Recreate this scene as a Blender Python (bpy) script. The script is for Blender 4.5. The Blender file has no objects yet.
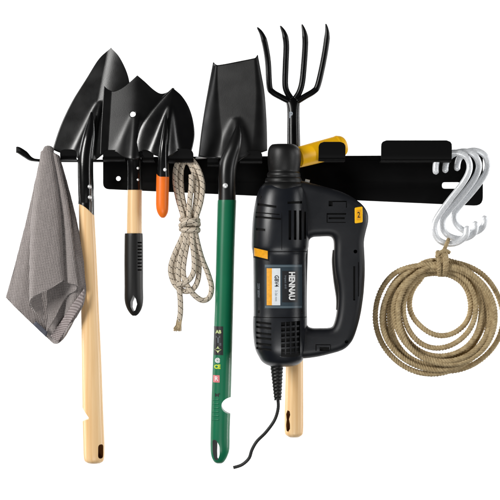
import bpy, math, random
from math import sin, cos, pi, sqrt, exp
random.seed(4)
scene = bpy.context.scene
COL = scene.collection
R = math.radians

# ------------------------------------------------------------------ camera
S = 0.0015                 # metres per photo unit at the rack's plane
DCAM = 2.5
DPX = DCAM / S
cam_d = bpy.data.cameras.new('camera')
cam = bpy.data.objects.new('camera', cam_d); COL.objects.link(cam)
cam.location = (0, -DCAM, 0); cam.rotation_euler = (R(90), 0, 0)
cam_d.sensor_width = 36; cam_d.lens = 36 * DCAM / (500 * S)
cam_d.clip_start = 0.05; cam_d.clip_end = 100
scene.camera = cam

# ------------------------------------------------------------------ world + lamps
w = bpy.data.worlds.new('World'); scene.world = w; w.use_nodes = True
w.node_tree.nodes['Background'].inputs[0].default_value = (1, 1, 1, 1)
w.node_tree.nodes['Background'].inputs[1].default_value = 0.05

def area(name, loc, target, sx, sy, power, col=(1, 1, 1)):
    l = bpy.data.lights.new(name, 'AREA'); l.shape = 'RECTANGLE'
    l.size = sx; l.size_y = sy; l.energy = power; l.color = col
    o = bpy.data.objects.new(name, l); COL.objects.link(o)
    o.location = loc
    from mathutils import Vector
    o.rotation_euler = (Vector(target) - Vector(loc)).to_track_quat('-Z', 'Y').to_euler()
    return o
area('softbox_key', (-1.9, -1.8, 0.95), (0, 0, 0), 0.7, 1.3, 72, (1, 0.99, 0.97))
area('softbox_fill', (2.3, -1.3, 0.4), (0, 0, 0), 0.35, 1.6, 19)
area('softbox_front', (0.1, -3.0, -1.6), (0, 0, -0.1), 1.4, 0.5, 34)
BACK = 98
area('backdrop_lamp_west', (-2.7, 0.7, 0.3), (-0.6, 2.5, 0), 0.8, 2.4, BACK)
area('backdrop_lamp_east', (2.7, 0.7, 0.3), (0.6, 2.5, 0), 0.8, 2.4, BACK)

scene.view_settings.view_transform = 'Standard'
scene.view_settings.look = 'None'
scene.view_settings.exposure = 0
scene.view_settings.gamma = 1
scene.render.engine = 'CYCLES'

# ------------------------------------------------------------------ materials
def srgb(r, g, b):
    f = lambda c: c / 12.92 if c <= 0.04045 else ((c + 0.055) / 1.055) ** 2.4
    return (f(r / 255), f(g / 255), f(b / 255), 1)

def mat(name, col, rough=0.4, metal=0.0, spec=0.5, noise=0.0, nscale=60, bump=0.0, bscale=300,
        nvec=(1, 1, 1), col2=None, rvar=0.0, coat=0.0):
    m = bpy.data.materials.new(name); m.use_nodes = True
    nt = m.node_tree; N = nt.nodes; L = nt.links
    b = N['Principled BSDF']
    b.inputs['Base Color'].default_value = col
    b.inputs['Roughness'].default_value = rough
    b.inputs['Metallic'].default_value = metal
    b.inputs['Specular IOR Level'].default_value = spec
    b.inputs['Coat Weight'].default_value = coat
    tc = N.new('ShaderNodeTexCoord')
    mp = N.new('ShaderNodeMapping'); mp.inputs['Scale'].default_value = nvec
    L.new(tc.outputs['Object'], mp.inputs['Vector'])
    if noise or rvar:
        n = N.new('ShaderNodeTexNoise'); n.inputs['Scale'].default_value = nscale
        n.inputs['Detail'].default_value = 5
        L.new(mp.outputs[0], n.inputs['Vector'])
    if noise:
        mx = N.new('ShaderNodeMix'); mx.data_type = 'RGBA'
        mx.inputs[6].default_value = col
        mx.inputs[7].default_value = col2 or tuple(c * (1 - noise) for c in col[:3]) + (1,)
        cr = N.new('ShaderNodeMapRange'); cr.inputs[1].default_value = 0.35; cr.inputs[2].default_value = 0.65
        L.new(n.outputs['Fac'], cr.inputs[0]); L.new(cr.outputs[0], mx.inputs[0])
        L.new(mx.outputs[2], b.inputs['Base Color'])
    if rvar:
        mr = N.new('ShaderNodeMapRange'); mr.inputs[3].default_value = rough - rvar; mr.inputs[4].default_value = rough + rvar
        mr.inputs[1].default_value = 0.3; mr.inputs[2].default_value = 0.7
        L.new(n.outputs['Fac'], mr.inputs[0]); L.new(mr.outputs[0], b.inputs['Roughness'])
    if bump:
        n2 = N.new('ShaderNodeTexNoise'); n2.inputs['Scale'].default_value = bscale; n2.inputs['Detail'].default_value = 3
        L.new(mp.outputs[0], n2.inputs['Vector'])
        bp = N.new('ShaderNodeBump'); bp.inputs['Strength'].default_value = bump; bp.inputs['Distance'].default_value = 0.001
        L.new(n2.outputs['Fac'], bp.inputs['Height']); L.new(bp.outputs[0], b.inputs['Normal'])
    return m

M = {}
M['backdrop'] = mat('white_paper', (0.9, 0.9, 0.9, 1), 0.9, spec=0.1)
M['enamel'] = mat('black_enamel', (0.0015, 0.0015, 0.0017, 1), 0.22, spec=0.55, rvar=0.05, nscale=30, bump=0.04, bscale=500)
M['enamel_blade'] = mat('glossy_black_enamel_blade', (0.0018, 0.0018, 0.002, 1), 0.29, spec=0.5, rvar=0.05, nscale=30, bump=0.04, bscale=600)
M['enamel_deep'] = mat('deep_black_enamel', (0.001, 0.001, 0.0012, 1), 0.26, spec=0.3, rvar=0.05, nscale=30)
M['enamel_dull'] = mat('satin_black_enamel', (0.002, 0.002, 0.0022, 1), 0.36, spec=0.48, rvar=0.05, nscale=30, bump=0.05, bscale=700)
M['rack'] = mat('black_powder_coat', (0.0006, 0.0006, 0.0007, 1), 0.5, spec=0.1, bump=0.1, bscale=1500)
M['wood'] = mat('pale_varnished_wood', srgb(238, 203, 154), 0.36, spec=0.4, noise=1, nscale=35, nvec=(5, 5, 0.16),
                col2=srgb(224, 181, 126), bump=0.04, bscale=160)
M['rubber'] = mat('black_rubber', (0.004, 0.004, 0.004, 1), 0.45, spec=0.4, bump=0.12, bscale=900)
M['green'] = mat('green_plastic', srgb(4, 110, 74), 0.36, spec=0.5, noise=0.12, nscale=20, bump=0.03, bscale=500)
M['green_dark'] = mat('green_plastic_ridge', srgb(8, 112, 76), 0.4, spec=0.5)
M['orange'] = mat('orange_plastic', srgb(246, 118, 28), 0.4, spec=0.4, noise=0.1, nscale=40, bump=0.05, bscale=500)
M['yellow'] = mat('yellow_plastic', srgb(255, 192, 10), 0.4, spec=0.4, noise=0.1, nscale=40, bump=0.05, bscale=600)
M['amber'] = mat('amber_plastic', srgb(245, 170, 30), 0.35, spec=0.5, noise=0.15, nscale=300)
M['shell'] = mat('charcoal_plastic', srgb(17, 20, 26), 0.33, spec=0.5, rvar=0.06, nscale=25, bump=0.12, bscale=1600)
M['grip'] = mat('soft_black_plastic', srgb(14, 16, 21), 0.45, spec=0.4, rvar=0.05, nscale=25, bump=0.18, bscale=1400)
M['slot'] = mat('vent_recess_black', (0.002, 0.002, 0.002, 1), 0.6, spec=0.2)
M['panel'] = mat('blue_grey_plate', srgb(44, 60, 70), 0.4, spec=0.5, noise=0.2, nscale=60)
M['paper'] = mat('white_sticker', srgb(222, 228, 232), 0.4, noise=0.06, nscale=200)
M['ink'] = mat('printed_ink', (0.01, 0.01, 0.012, 1), 0.4)
M['white_ink'] = mat('white_ink', srgb(235, 235, 235), 0.45)
M['grey_ink'] = mat('grey_ink', srgb(120, 128, 136), 0.45)
M['grey_dark'] = mat('steel_blue_trim', srgb(84, 98, 106), 0.35)
M['lime'] = mat('lime_ink', srgb(200, 220, 50), 0.4)
M['pale_lime'] = mat('pale_ink', srgb(190, 205, 140), 0.4)
M['pink'] = mat('pink_ink', srgb(215, 120, 125), 0.4)
M['steel'] = mat('bright_rivet_steel', srgb(235, 235, 235), 0.4, metal=0.5)
M['zinc'] = mat('galvanised_steel', srgb(240, 242, 244), 0.34, metal=0.25, noise=1, nscale=650, col2=srgb(210, 213, 217), bump=0.2, bscale=700)
M['label_fabric'] = mat('slate_fabric', srgb(96, 98, 108), 0.9, spec=0.1, noise=0.2, nscale=900)

def terry():
    m = bpy.data.materials.new('grey_terry'); m.use_nodes = True
    nt = m.node_tree; N = nt.nodes; L = nt.links; b = N['Principled BSDF']
    b.inputs['Roughness'].default_value = 0.95; b.inputs['Specular IOR Level'].default_value = 0.1
    b.inputs['Sheen Weight'].default_value = 0.25
    uv = N.new('ShaderNodeTexCoord')
    v = N.new('ShaderNodeTexVoronoi'); v.inputs['Scale'].default_value = 780
    L.new(uv.outputs['Object'], v.inputs['Vector'])
    n = N.new('ShaderNodeTexNoise'); n.inputs['Scale'].default_value = 90; n.inputs['Detail'].default_value = 8
    L.new(uv.outputs['Object'], n.inputs['Vector'])
    ramp = N.new('ShaderNodeMix'); ramp.data_type = 'RGBA'
    ramp.inputs[6].default_value = srgb(184, 175, 172); ramp.inputs[7].default_value = srgb(114, 107, 105)
    L.new(v.outputs['Distance'], ramp.inputs[0])
    mx = N.new('ShaderNodeMix'); mx.data_type = 'RGBA'; mx.blend_type = 'MULTIPLY'; mx.inputs[0].default_value = 0.35
    L.new(ramp.outputs[2], mx.inputs[6]); L.new(n.outputs['Color'], mx.inputs[7])
    cr = N.new('ShaderNodeMapRange'); cr.inputs[3].default_value = 0.7; cr.inputs[4].default_value = 1.2
    L.new(n.outputs['Fac'], cr.inputs[0]); L.new(cr.outputs[0], mx.inputs[7])
    L.new(mx.outputs[2], b.inputs['Base Color'])
    mp = N.new('ShaderNodeMapping'); mp.inputs['Rotation'].default_value = (0, R(38), 0); mp.inputs['Scale'].default_value = (1850, 400, 1850)
    L.new(uv.outputs['Object'], mp.inputs['Vector'])
    sp = N.new('ShaderNodeSeparateXYZ'); L.new(mp.outputs[0], sp.inputs[0])
    def m1(op, a, b2=None):
        q = N.new('ShaderNodeMath'); q.operation = op; L.new(a, q.inputs[0])
        if b2 is not None: L.new(b2, q.inputs[1])
        return q.outputs[0]
    wv = m1('MULTIPLY', m1('SINE', m1('ADD', sp.outputs[0], sp.outputs[1])), m1('SINE', sp.outputs[2]))
    hh = m1('SUBTRACT', wv, v.outputs['Distance'])
    bp = N.new('ShaderNodeBump'); bp.inputs['Strength'].default_value = 0.8; bp.inputs['Distance'].default_value = 0.0009
    L.new(hh, bp.inputs['Height']); L.new(bp.outputs[0], b.inputs['Normal'])
    wr = N.new('ShaderNodeMapRange'); wr.inputs[1].default_value = -1; wr.inputs[3].default_value = 0; wr.inputs[4].default_value = 0.55
    L.new(wv, wr.inputs[0])
    inv = N.new('ShaderNodeMath'); inv.operation = 'SUBTRACT'; inv.inputs[0].default_value = 0.78
    L.new(wr.outputs[0], inv.inputs[1]); L.new(inv.outputs[0], ramp.inputs[0])
    return m
M['terry'] = terry()

def band_mat():
    m = bpy.data.materials.new('grey_waffle_band'); m.use_nodes = True
    nt = m.node_tree; N = nt.nodes; L = nt.links; b = N['Principled BSDF']
    b.inputs['Roughness'].default_value = 0.95; b.inputs['Specular IOR Level'].default_value = 0.1
    uv = N.new('ShaderNodeUVMap')
    ch = N.new('ShaderNodeTexChecker'); ch.inputs['Scale'].default_value = 1.0
    ch.inputs['Color1'].default_value = srgb(176, 166, 165); ch.inputs['Color2'].default_value = srgb(120, 110, 109)
    L.new(uv.outputs[0], ch.inputs['Vector']); L.new(ch.outputs['Color'], b.inputs['Base Color'])
    bp = N.new('ShaderNodeBump'); bp.inputs['Strength'].default_value = 0.5; bp.inputs['Distance'].default_value = 0.001
    L.new(ch.outputs['Fac'], bp.inputs['Height']); L.new(bp.outputs[0], b.inputs['Normal'])
    return m
M['band'] = band_mat()

def jute():
    m = mat('tan_jute_fibre', srgb(188, 168, 130), 0.85, spec=0.15, noise=1, nscale=160, col2=srgb(158, 137, 102), bump=0.35, bscale=1800)
    return m
M['jute'] = jute()

def braid():
    m = bpy.data.materials.new('beige_braid_black_fleck'); m.use_nodes = True
    nt = m.node_tree; N = nt.nodes; L = nt.links; b = N['Principled BSDF']
    b.inputs['Roughness'].default_value = 0.85; b.inputs['Specular IOR Level'].default_value = 0.15
    uv = N.new('ShaderNodeUVMap'); sp = N.new('ShaderNodeSeparateXYZ'); L.new(uv.outputs[0], sp.inputs[0])
    def mth(op, a, c=None, v=None):
        n = N.new('ShaderNodeMath'); n.operation = op
        L.new(a, n.inputs[0])
        if c is not None: L.new(c, n.inputs[1])
        if v is not None: n.inputs[1].default_value = v
        return n.outputs[0]
    # u: length in px, v: 0..1 around.
    u, v = sp.outputs[0], sp.outputs[1]
    a = mth('MULTIPLY', u, v=1 / 6.4)
    d1 = mth('FRACT', mth('ADD', a, mth('MULTIPLY', v, v=2.0)))                      # one helical black thread
    t1 = mth('LESS_THAN', d1, v=0.15)
    d2 = mth('FRACT', mth('ADD', mth('MULTIPLY', u, v=1 / 2.4), mth('MULTIPLY', v, v=-2.0)))
    t2 = mth('LESS_THAN', d2, v=0.72)                        # broken up where the braid crosses over it
    blk = mth('MULTIPLY', t1, t2)
    e1 = mth('SINE', mth('MULTIPLY', mth('ADD', mth('MULTIPLY', u, v=1 / 1.8), mth('MULTIPLY', v, v=3.0)), v=2 * pi))
    e2 = mth('SINE', mth('MULTIPLY', mth('ADD', mth('MULTIPLY', u, v=1 / 1.8), mth('MULTIPLY', v, v=-3.0)), v=2 * pi))
    h = mth('MULTIPLY', e1, e2)
    hm = N.new('ShaderNodeMapRange'); hm.inputs[1].default_value = -1; L.new(h, hm.inputs[0])
    base = N.new('ShaderNodeMix'); base.data_type = 'RGBA'
    base.inputs[6].default_value = srgb(176, 162, 144); base.inputs[7].default_value = srgb(226, 214, 196)
    L.new(hm.outputs[0], base.inputs[0])
    mx = N.new('ShaderNodeMix'); mx.data_type = 'RGBA'
    L.new(blk, mx.inputs[0]); L.new(base.outputs[2], mx.inputs[6]); mx.inputs[7].default_value = srgb(50, 44, 40)
    L.new(mx.outputs[2], b.inputs['Base Color'])
    bp = N.new('ShaderNodeBump'); bp.inputs['Strength'].default_value = 0.7; bp.inputs['Distance'].default_value = 0.0007
    L.new(hm.outputs[0], bp.inputs['Height']); L.new(bp.outputs[0], b.inputs['Normal'])
    return m
M['braid'] = braid()

# ------------------------------------------------------------------ object helpers
class Thing:
    """A thing is modelled in units of 1.5 mm (x right, y down, d towards the viewer)."""
    def __init__(s, name, label, cat, origin, d0, group=None):
        s.k = (1 - d0 / DPX) * S
        s.o = origin; s.d0 = d0
        s.e = bpy.data.objects.new(name, None); COL.objects.link(s.e)
        s.e.empty_display_size = 0.03
        s.e.location = s.world(origin[0], origin[1], d0)
        s.e['label'] = label; s.e['category'] = cat
        if group: s.e['group'] = group
    def world(s, x, y, d):
        return ((x - 250) * s.k, -d * S, (250 - y) * s.k)
    def loc(s, p):
        x, y, d = p
        return ((x - s.o[0]) * s.k, -(d - s.d0) * S, (s.o[1] - y) * s.k)
    def part(s, name, mesh, m, parent=None, angle=40, label=None, mods=None):
        vs, fs = mesh[0], mesh[1]
        me = bpy.data.meshes.new(name)
        me.from_pydata([s.loc(v) for v in vs], [], fs)
        if len(mesh) > 2 and mesh[2]:
            uvl = me.uv_layers.new(name='UVMap')
            for li, lp in enumerate(me.loops): uvl.data[li].uv = mesh[2][lp.vertex_index]
        import bmesh
        bm = bmesh.new(); bm.from_mesh(me)
        bmesh.ops.recalc_face_normals(bm, faces=bm.faces); bm.to_mesh(me); bm.free()
        me.polygons.foreach_set('use_smooth', [True] * len(me.polygons))
        me.set_sharp_from_angle(angle=R(angle))
        me.materials.append(m)
        ob = bpy.data.objects.new(name, me); COL.objects.link(ob)
        ob.parent = parent or s.e
        if label: ob['label'] = label
        if mods: mods(ob)
        return ob

def cr(pts, n):
    """Catmull-Rom through points of any dimension, n steps per span."""
    out = []; P = [tuple(map(float, p)) for p in pts]
    for i in range(len(P) - 1):
        p0 = P[i - 1] if i else P[0]; p1, p2 = P[i], P[i + 1]; p3 = P[i + 2] if i + 2 < len(P) else P[-1]
        for j in range(n):
            t = j / n
            out.append(tuple(0.5 * (2 * b + (c - a) * t + (2 * a - 5 * b + 4 * c - d) * t * t + (3 * b - a - 3 * c + d) * t ** 3)
                             for a, b, c, d in zip(p0, p1, p2, p3)))
    out.append(P[-1]); return out

def resample(pts, step):
    L = [0]
    for a, b in zip(pts, pts[1:]): L.append(L[-1] + sqrt(sum((x - y) ** 2 for x, y in zip(a[:3], b[:3]))))
    n = max(2, int(L[-1] / step)); out = []; i = 0
    for k in range(n + 1):
        s = L[-1] * k / n
        while i < len(L) - 2 and L[i + 1] < s: i += 1
        t = (s - L[i]) / max(1e-9, L[i + 1] - L[i])
        out.append(tuple(a + (b - a) * t for a, b in zip(pts[i], pts[i + 1])))
    return out, L[-1]

def sub(a, b): return tuple(x - y for x, y in zip(a, b))
def nrm(a):
    l = sqrt(sum(x * x for x in a)) or 1; return tuple(x / l for x in a)
def cross(a, b): return (a[1]*b[2]-a[2]*b[1], a[2]*b[0]-a[0]*b[2], a[0]*b[1]-a[1]*b[0])

def frames(P):
    out = []; prev = None
    for i in range(len(P)):
        a = P[max(0, i - 1)][:3]; b = P[min(len(P) - 1, i + 1)][:3]
        T = nrm(sub(b, a))
        if prev is None:
            ref = (0, 0, 1) if abs(T[2]) < 0.9 else (0, 1, 0)
            Nn = nrm(cross(T, ref))
        else:
            dt = sum(x * y for x, y in zip(prev, T)); Nn = nrm(tuple(x - dt * y for x, y in zip(prev, T)))
        prev = Nn; out.append((T, Nn, cross(Nn, T)))
    return out

def sweep(path, seg=20, r=None, expo=2.0, uv=False, cap=True):
    """path rows: (x,y,d,ra[,rb]) ra across the picture, rb in depth"""
    P = [tuple(p) for p in path]
    if r is not None: P = [p[:3] + (r, r) for p in P]
    P = [p if len(p) > 4 else p + (p[3],) for p in P]
    fr = frames(P); V = []; F = []; UV = []; u = 0
    for i, p in enumerate(P):
        if i: u += sqrt(sum((a - b) ** 2 for a, b in zip(p[:3], P[i-1][:3])))
        T, A, B = fr[i]
        for k in range(seg + (1 if uv else 0)):
            th = 2 * pi * k / seg; c, s_ = cos(th), sin(th)
            cc = math.copysign(abs(c) ** (2 / expo), c) * p[3]; ss = math.copysign(abs(s_) ** (2 / expo), s_) * p[4]
            V.append(tuple(p[q] + A[q] * cc + B[q] * ss for q in range(3)))
            UV.append((u, k / seg))
    n = seg + (1 if uv else 0)
    for i in range(len(P) - 1):
        for k in range(seg):
            k2 = (k + 1) % n
            F.append((i*n+k, i*n+k2, (i+1)*n+k2, (i+1)*n+k))
    if cap:
        for i in (0, len(P) - 1):
            V.append(P[i][:3]); UV.append((0, 0)); c = len(V) - 1
            for k in range(seg): F.append((c, i*n+k, i*n+(k+1) % n))
    return V, F, (UV if uv else None)

def loft(rows, seg=32, expo=2.0):
    """level rings (x,y,d,ra,rb) stacked down the picture"""
    V = []; F = []
    for p in rows:
        for k in range(seg):
            th = 2*pi*k/seg; c, s_ = cos(th), sin(th)
            V.append((p[0] + math.copysign(abs(c)**(2/expo), c)*p[3], p[1], p[2] + math.copysign(abs(s_)**(2/expo), s_)*p[4]))
    for i in range(len(rows)-1):
        for k in range(seg): k2 = (k+1) % seg; F.append((i*seg+k, i*seg+k2, (i+1)*seg+k2, (i+1)*seg+k))
    for i in (0, len(rows)-1):
        V.append(rows[i][:3]); c = len(V)-1
        for k in range(seg): F.append((c, i*seg+k, i*seg+(k+1) % seg))
    return V, F

def join(*ms):
    V = []; F = []; UV = []
    hasuv = all(len(m) > 2 and m[2] for m in ms)
    for m in ms:
        o = len(V); V += m[0]; F += [tuple(i + o for i in f) for f in m[1]]
        if hasuv: UV += m[2]
    return V, F, (UV if hasuv else None)

def box(x0, x1, y0, y1, d0, d1):
    V = [(x, y, d) for x in (x0, x1) for y in (y0, y1) for d in (d0, d1)]
    return V, [(0,1,3,2), (4,6,7,5), (0,4,5,1), (2,3,7,6), (0,2,6,4), (1,5,7,3)]

def ball(c, r, rd=None, n=12, m=18):
    V = []; F = []; rd = rd or r
    for i in range(n + 1):
        a = pi * i / n
        for k in range(m):
            b = 2 * pi * k / m
            V.append((c[0] + r * sin(a) * cos(b), c[1] + r * sin(a) * sin(b), c[2] + rd * cos(a)))
    for i in range(n):
        for k in range(m):
            F.append((i*m+k, i*m+(k+1) % m, (i+1)*m+(k+1) % m, (i+1)*m+k))
    return V, F

def rounded(pts, rad, n=5):
    """polygon with rounded corners; rad scalar or list"""
    out = []; N = len(pts)
    for i, p in enumerate(pts):
        r = rad[i] if isinstance(rad, (list, tuple)) else rad
        a = pts[i-1]; b = pts[(i+1) % N]
        la = math.dist(a, p); lb = math.dist(b, p); r = min(r, la*0.49, lb*0.49)
        if r <= 0: out.append(p); continue
        A = (p[0]+(a[0]-p[0])*r/la, p[1]+(a[1]-p[1])*r/la); B = (p[0]+(b[0]-p[0])*r/lb, p[1]+(b[1]-p[1])*r/lb)
        for k in range(n + 1):
            t = k / n
            out.append(tuple((1-t)**2*A[q] + 2*t*(1-t)*p[q] + t*t*B[q] for q in (0, 1)))
    return out

def rect(x0, y0, x1, y1): return [(x0, y0), (x1, y0), (x1, y1), (x0, y1)]
def circ(x, y, r, n=20, ry=None): return [(x + r*cos(2*pi*k/n), y + (ry or r)*sin(2*pi*k/n)) for k in range(n)]

def slab(loops, dmid, half, bevel=0.0, res=3):
    """a flat shape with holes given a real thickness and rounded edges"""
    cu = bpy.data.curves.new('tmp', 'CURVE'); cu.dimensions = '2D'; cu.fill_mode = 'BOTH'
    for lp in loops:
        s = cu.splines.new('POLY'); s.points.add(len(lp) - 1); s.use_cyclic_u = True
        for q, (x, y) in enumerate(lp): s.points[q].co = (x, -y, 0, 1)
    cu.extrude = max(0.001, half - bevel); cu.bevel_depth = bevel; cu.bevel_resolution = res; cu.offset = -bevel
    o = bpy.data.objects.new('tmp', cu); COL.objects.link(o)
    bpy.context.view_layer.update()
    me = bpy.data.meshes.new_from_object(o.evaluated_get(bpy.context.evaluated_depsgraph_get()))
    V = [(v.co.x, -v.co.y, v.co.z + dmid) for v in me.vertices]; F = [tuple(p.vertices) for p in me.polygons]
    bpy.data.objects.remove(o); bpy.data.curves.remove(cu); bpy.data.meshes.remove(me)
    # weld
    key = {}; mp = []; V2 = []
    for v in V:
        k = tuple(round(c, 3) for c in v)
        if k not in key: key[k] = len(V2); V2.append(v)
        mp.append(key[k])
    F2 = []
    for f in F:
        g = []
        for i in f:
            if not g or mp[i] != g[-1]: g.append(mp[i])
        if len(g) > 1 and g[0] == g[-1]: g.pop()
        if len(set(g)) > 2: F2.append(tuple(g))
    return V2, F2

def text_mesh(s, cx, cy, size, rot=0.0, depth=None, thick=0.12, sx=1.0, bold=0.0):
    cu = bpy.data.curves.new('tmp', 'FONT'); cu.body = s; cu.size = size; cu.align_x = 'CENTER'; cu.align_y = 'CENTER'
    cu.extrude = 0.0; cu.offset = bold; cu.resolution_u = 3
    o = bpy.data.objects.new('tmp', cu); COL.objects.link(o); bpy.context.view_layer.update()
    me = bpy.data.meshes.new_from_object(o.evaluated_get(bpy.context.evaluated_depsgraph_get()))
    V = []; c, s_ = cos(rot), sin(rot)
    for v in me.vertices:
        x, y = v.co.x * sx, v.co.y
        X = cx + x*c - y*s_; Y = cy - (x*s_ + y*c)
        V.append((X, Y, depth(X, Y) + thick))
    F = [tuple(p.vertices) for p in me.polygons]
    bpy.data.objects.remove(o); bpy.data.curves.remove(cu); bpy.data.meshes.remove(me)
    return V, F

def decal(x0, x1, y0, y1, f, off=0.25, nx=10, ny=6, skew=0.0, rad=0):
    """a thin sticker lying on the surface depth f(x,y), with a real edge"""
    V = []; F = []
    for j in range(ny + 1):
        for i in range(nx + 1):
            x = x0 + (x1-x0)*i/nx; y = y0 + (y1-y0)*j/ny + skew*(i/nx - .5)
            V.append((x, y, f(x, y) + off))
    n = nx + 1
    for j in range(ny):
        for i in range(nx): F.append((j*n+i, j*n+i+1, (j+1)*n+i+1, (j+1)*n+i))
    base = len(V)
    per = [i for i in range(n)] + [j*n+nx for j in range(1, ny+1)] + [ny*n+i for i in range(nx-1, -1, -1)] + [j*n for j in range(ny-1, 0, -1)]
    for q in per:
        x, y, d = V[q]; V.append((x, y, d - off - 0.3))
    for a in range(len(per)):
        b = (a + 1) % len(per); F.append((per[a], per[b], base + b, base + a))
    return V, F

def coons(Lc, Rc, Tc, Bc, nu, nv, depth):
    """surface patch between four edge curves (2D polylines), depth(x,y,u,v) towards the viewer"""
    def at(c, t):
        n = len(c) - 1; f = min(n - 1e-9, max(0, t * n)); i = int(f); a = f - i
        return (c[i][0] + (c[i+1][0]-c[i][0])*a, c[i][1] + (c[i+1][1]-c[i][1])*a)
    V = []; F = []
    for j in range(nv + 1):
        v = j / nv; l = at(Lc, v); r = at(Rc, v)
        for i in range(nu + 1):
            u = i / nu; t = at(Tc, u); b = at(Bc, u)
            p = [0, 0]
            for q in (0, 1):
                p[q] = (1-u)*l[q] + u*r[q] + (1-v)*t[q] + v*b[q] - ((1-u)*(1-v)*Lc[0][q] + u*(1-v)*Rc[0][q] + (1-u)*v*Lc[-1][q] + u*v*Rc[-1][q])
            V.append((p[0], p[1], depth(p[0], p[1], u*2-1, v)))
    n = nu + 1
    for j in range(nv):
        for i in range(nu): F.append((j*n+i, j*n+i+1, (j+1)*n+i+1, (j+1)*n+i))
    return V, F

def arc_len(c, n=40):
    pts, _ = resample([p + (0,) if len(p) == 2 else p for p in cr(c, 8)], 0.5)
    out = []
    for k in range(n + 1):
        f = k*(len(pts)-1)/n; i = min(len(pts)-2, int(f)); a = f - i
        out.append((pts[i][0] + (pts[i+1][0]-pts[i][0])*a, pts[i][1] + (pts[i+1][1]-pts[i][1])*a))
    return out

def solid(th=0.0012, off=0):
    def f(ob):
        m = ob.modifiers.new('thickness', 'SOLIDIFY'); m.thickness = th; m.offset = off
    return f

def cut(ob, thing, cutters):
    """carve real recesses and holes, then keep the result as the part's own mesh"""
    for c in cutters:
        me = bpy.data.meshes.new('c'); me.from_pydata([thing.loc(v) for v in c[0]], [], c[1])
        import bmesh
        bm = bmesh.new(); bm.from_mesh(me); bmesh.ops.recalc_face_normals(bm, faces=bm.faces); bm.to_mesh(me); bm.free()
        me.materials.append(c[3] if len(c) > 3 else ob.data.materials[0])
        co = bpy.data.objects.new('c', me); COL.objects.link(co); co.parent = ob.parent
        bpy.context.view_layer.update()
        md = ob.modifiers.new('b', 'BOOLEAN'); md.object = co; md.operation = 'DIFFERENCE'; md.solver = 'EXACT'
        md.material_mode = 'TRANSFER'
        bpy.context.view_layer.update()
        new = bpy.data.meshes.new_from_object(ob.evaluated_get(bpy.context.evaluated_depsgraph_get()))
        ob.modifiers.remove(md)
        if len(new.polygons) > 10:
            new.name = ob.name
            ob.data = new
        bpy.data.objects.remove(co)
    ob.data.polygons.foreach_set('use_smooth', [True] * len(ob.data.polygons))
    ob.data.set_sharp_from_angle(angle=R(38))

def rot_d(mesh, cx, cd, ang):
    """turn a cutter about a vertical axis"""
    c, s_ = cos(ang), sin(ang)
    V = [((x-cx)*c - (d-cd)*s_ + cx, y, (x-cx)*s_ + (d-cd)*c + cd) for x, y, d in mesh[0]]
    return (V,) + tuple(mesh[1:])

# ------------------------------------------------------------------ setting: white studio backdrop
def backdrop():
    V = []; F = []
    prof = [(-3.0, 2.5 - 0)]  # vertical wall with a curved foot running forward as a sweep of paper
    pts = [(2.6, 2.2)] + [(2.6, -1.6)]
    for k in range(1, 13):
        a = pi/2 * k/12; pts.append((2.6 - 0.9*(1 - cos(a)), -1.6 - 0.9*sin(a)))
    pts.append((0.6, -2.5)); 
    for (y, z) in pts: V += [(-2.6, y, z), (2.6, y, z)]
    for i in range(len(pts)-1): F.append((2*i, 2*i+1, 2*i+3, 2*i+2))
    me = bpy.data.meshes.new('backdrop'); me.from_pydata(V, [], F); me.materials.append(M['backdrop'])
    me.polygons.foreach_set('use_smooth', [True] * len(me.polygons))
    o = bpy.data.objects.new('backdrop', me); COL.objects.link(o); o['kind'] = 'structure'
    o['label'] = 'plain white studio backdrop'
backdrop()

# ------------------------------------------------------------------ RACK
rk = Thing('wall_rack', 'long black metal tool rack with holed back plate and upturned hooks, carrying all the tools', 'tool rack', (103, 160), -25)
plate = rounded([(103, 157), (483, 155), (483, 206), (103, 189)], [1, 3, 9, 6])
rk.part('back_plate', slab([plate, circ(118.3, 178.5, 2.4), circ(196, 179.5, 2.4), rounded(rect(442, 182.2, 461, 188.6), 3.1)], -26.5, 1.2, 0.3), M['rack'])
def ledge(x0, x1, y0, y1, d0, d1): return slab([rounded(rect(x0, y0, x1, y1), 0.8)], (d0+d1)/2, (d1-d0)/2, 0.25)
rk.part('shelf', ledge(103.5, 446, 157.6, 160.2, -25.2, -13), M['rack'])
def lip(x0, x1, yt, yb, dfront, r=5, arm=True, lean=2.0):
    """arm running forward from the shelf, then an upturned rounded tongue"""
    # profile in (y,d)
    yb0 = yb
    prof = [(yb0, -13), (yb0, dfront - 6), (yb0 - 0.8, dfront - 2.2), (yb0 - 3, dfront), ((yt+yb0)/2, dfront + lean*0.5), (yt, dfront + lean)]
    prof = cr(prof, 5)
    t = 1.25; V = []; F = []; nx = 12
    cum = [0]
    for a, b in zip(prof, prof[1:]): cum.append(cum[-1] + math.dist(a, b))
    tot = cum[-1]
    for j, (y, d) in enumerate(prof):
        a = prof[max(0, j-1)]; b = prof[min(len(prof)-1, j+1)]
        ty, td = b[0]-a[0], b[1]-a[1]; l = math.hypot(ty, td); ny, nd = -td/l, ty/l
        rem = tot - cum[j]                      # rounded end corners
        ins = 0 if rem >= r else r - sqrt(max(0, r*r - (r-rem)**2))
        for side in (-1, 1):
            for i in range(nx+1):
                V.append((x0+ins + (x1-x0-2*ins)*i/nx, y + ny*t*side*.5, d + nd*t*side*.5))
    n = nx+1
    for j in range(len(prof)-1):
        for sd in (0, 1):
            for i in range(nx):
                a = j*2*n + sd*n + i; b = a + 2*n; F.append((a, a+1, b+1, b))
        for i in (0, nx):
            a = j*2*n + i; F.append((a, a+n, a+3*n, a+2*n))
    for j in (0, len(prof)-1):
        for i in range(nx):
            a = j*2*n + i; F.append((a, a+1, a+n+1, a+n))
    return V, F
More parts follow.
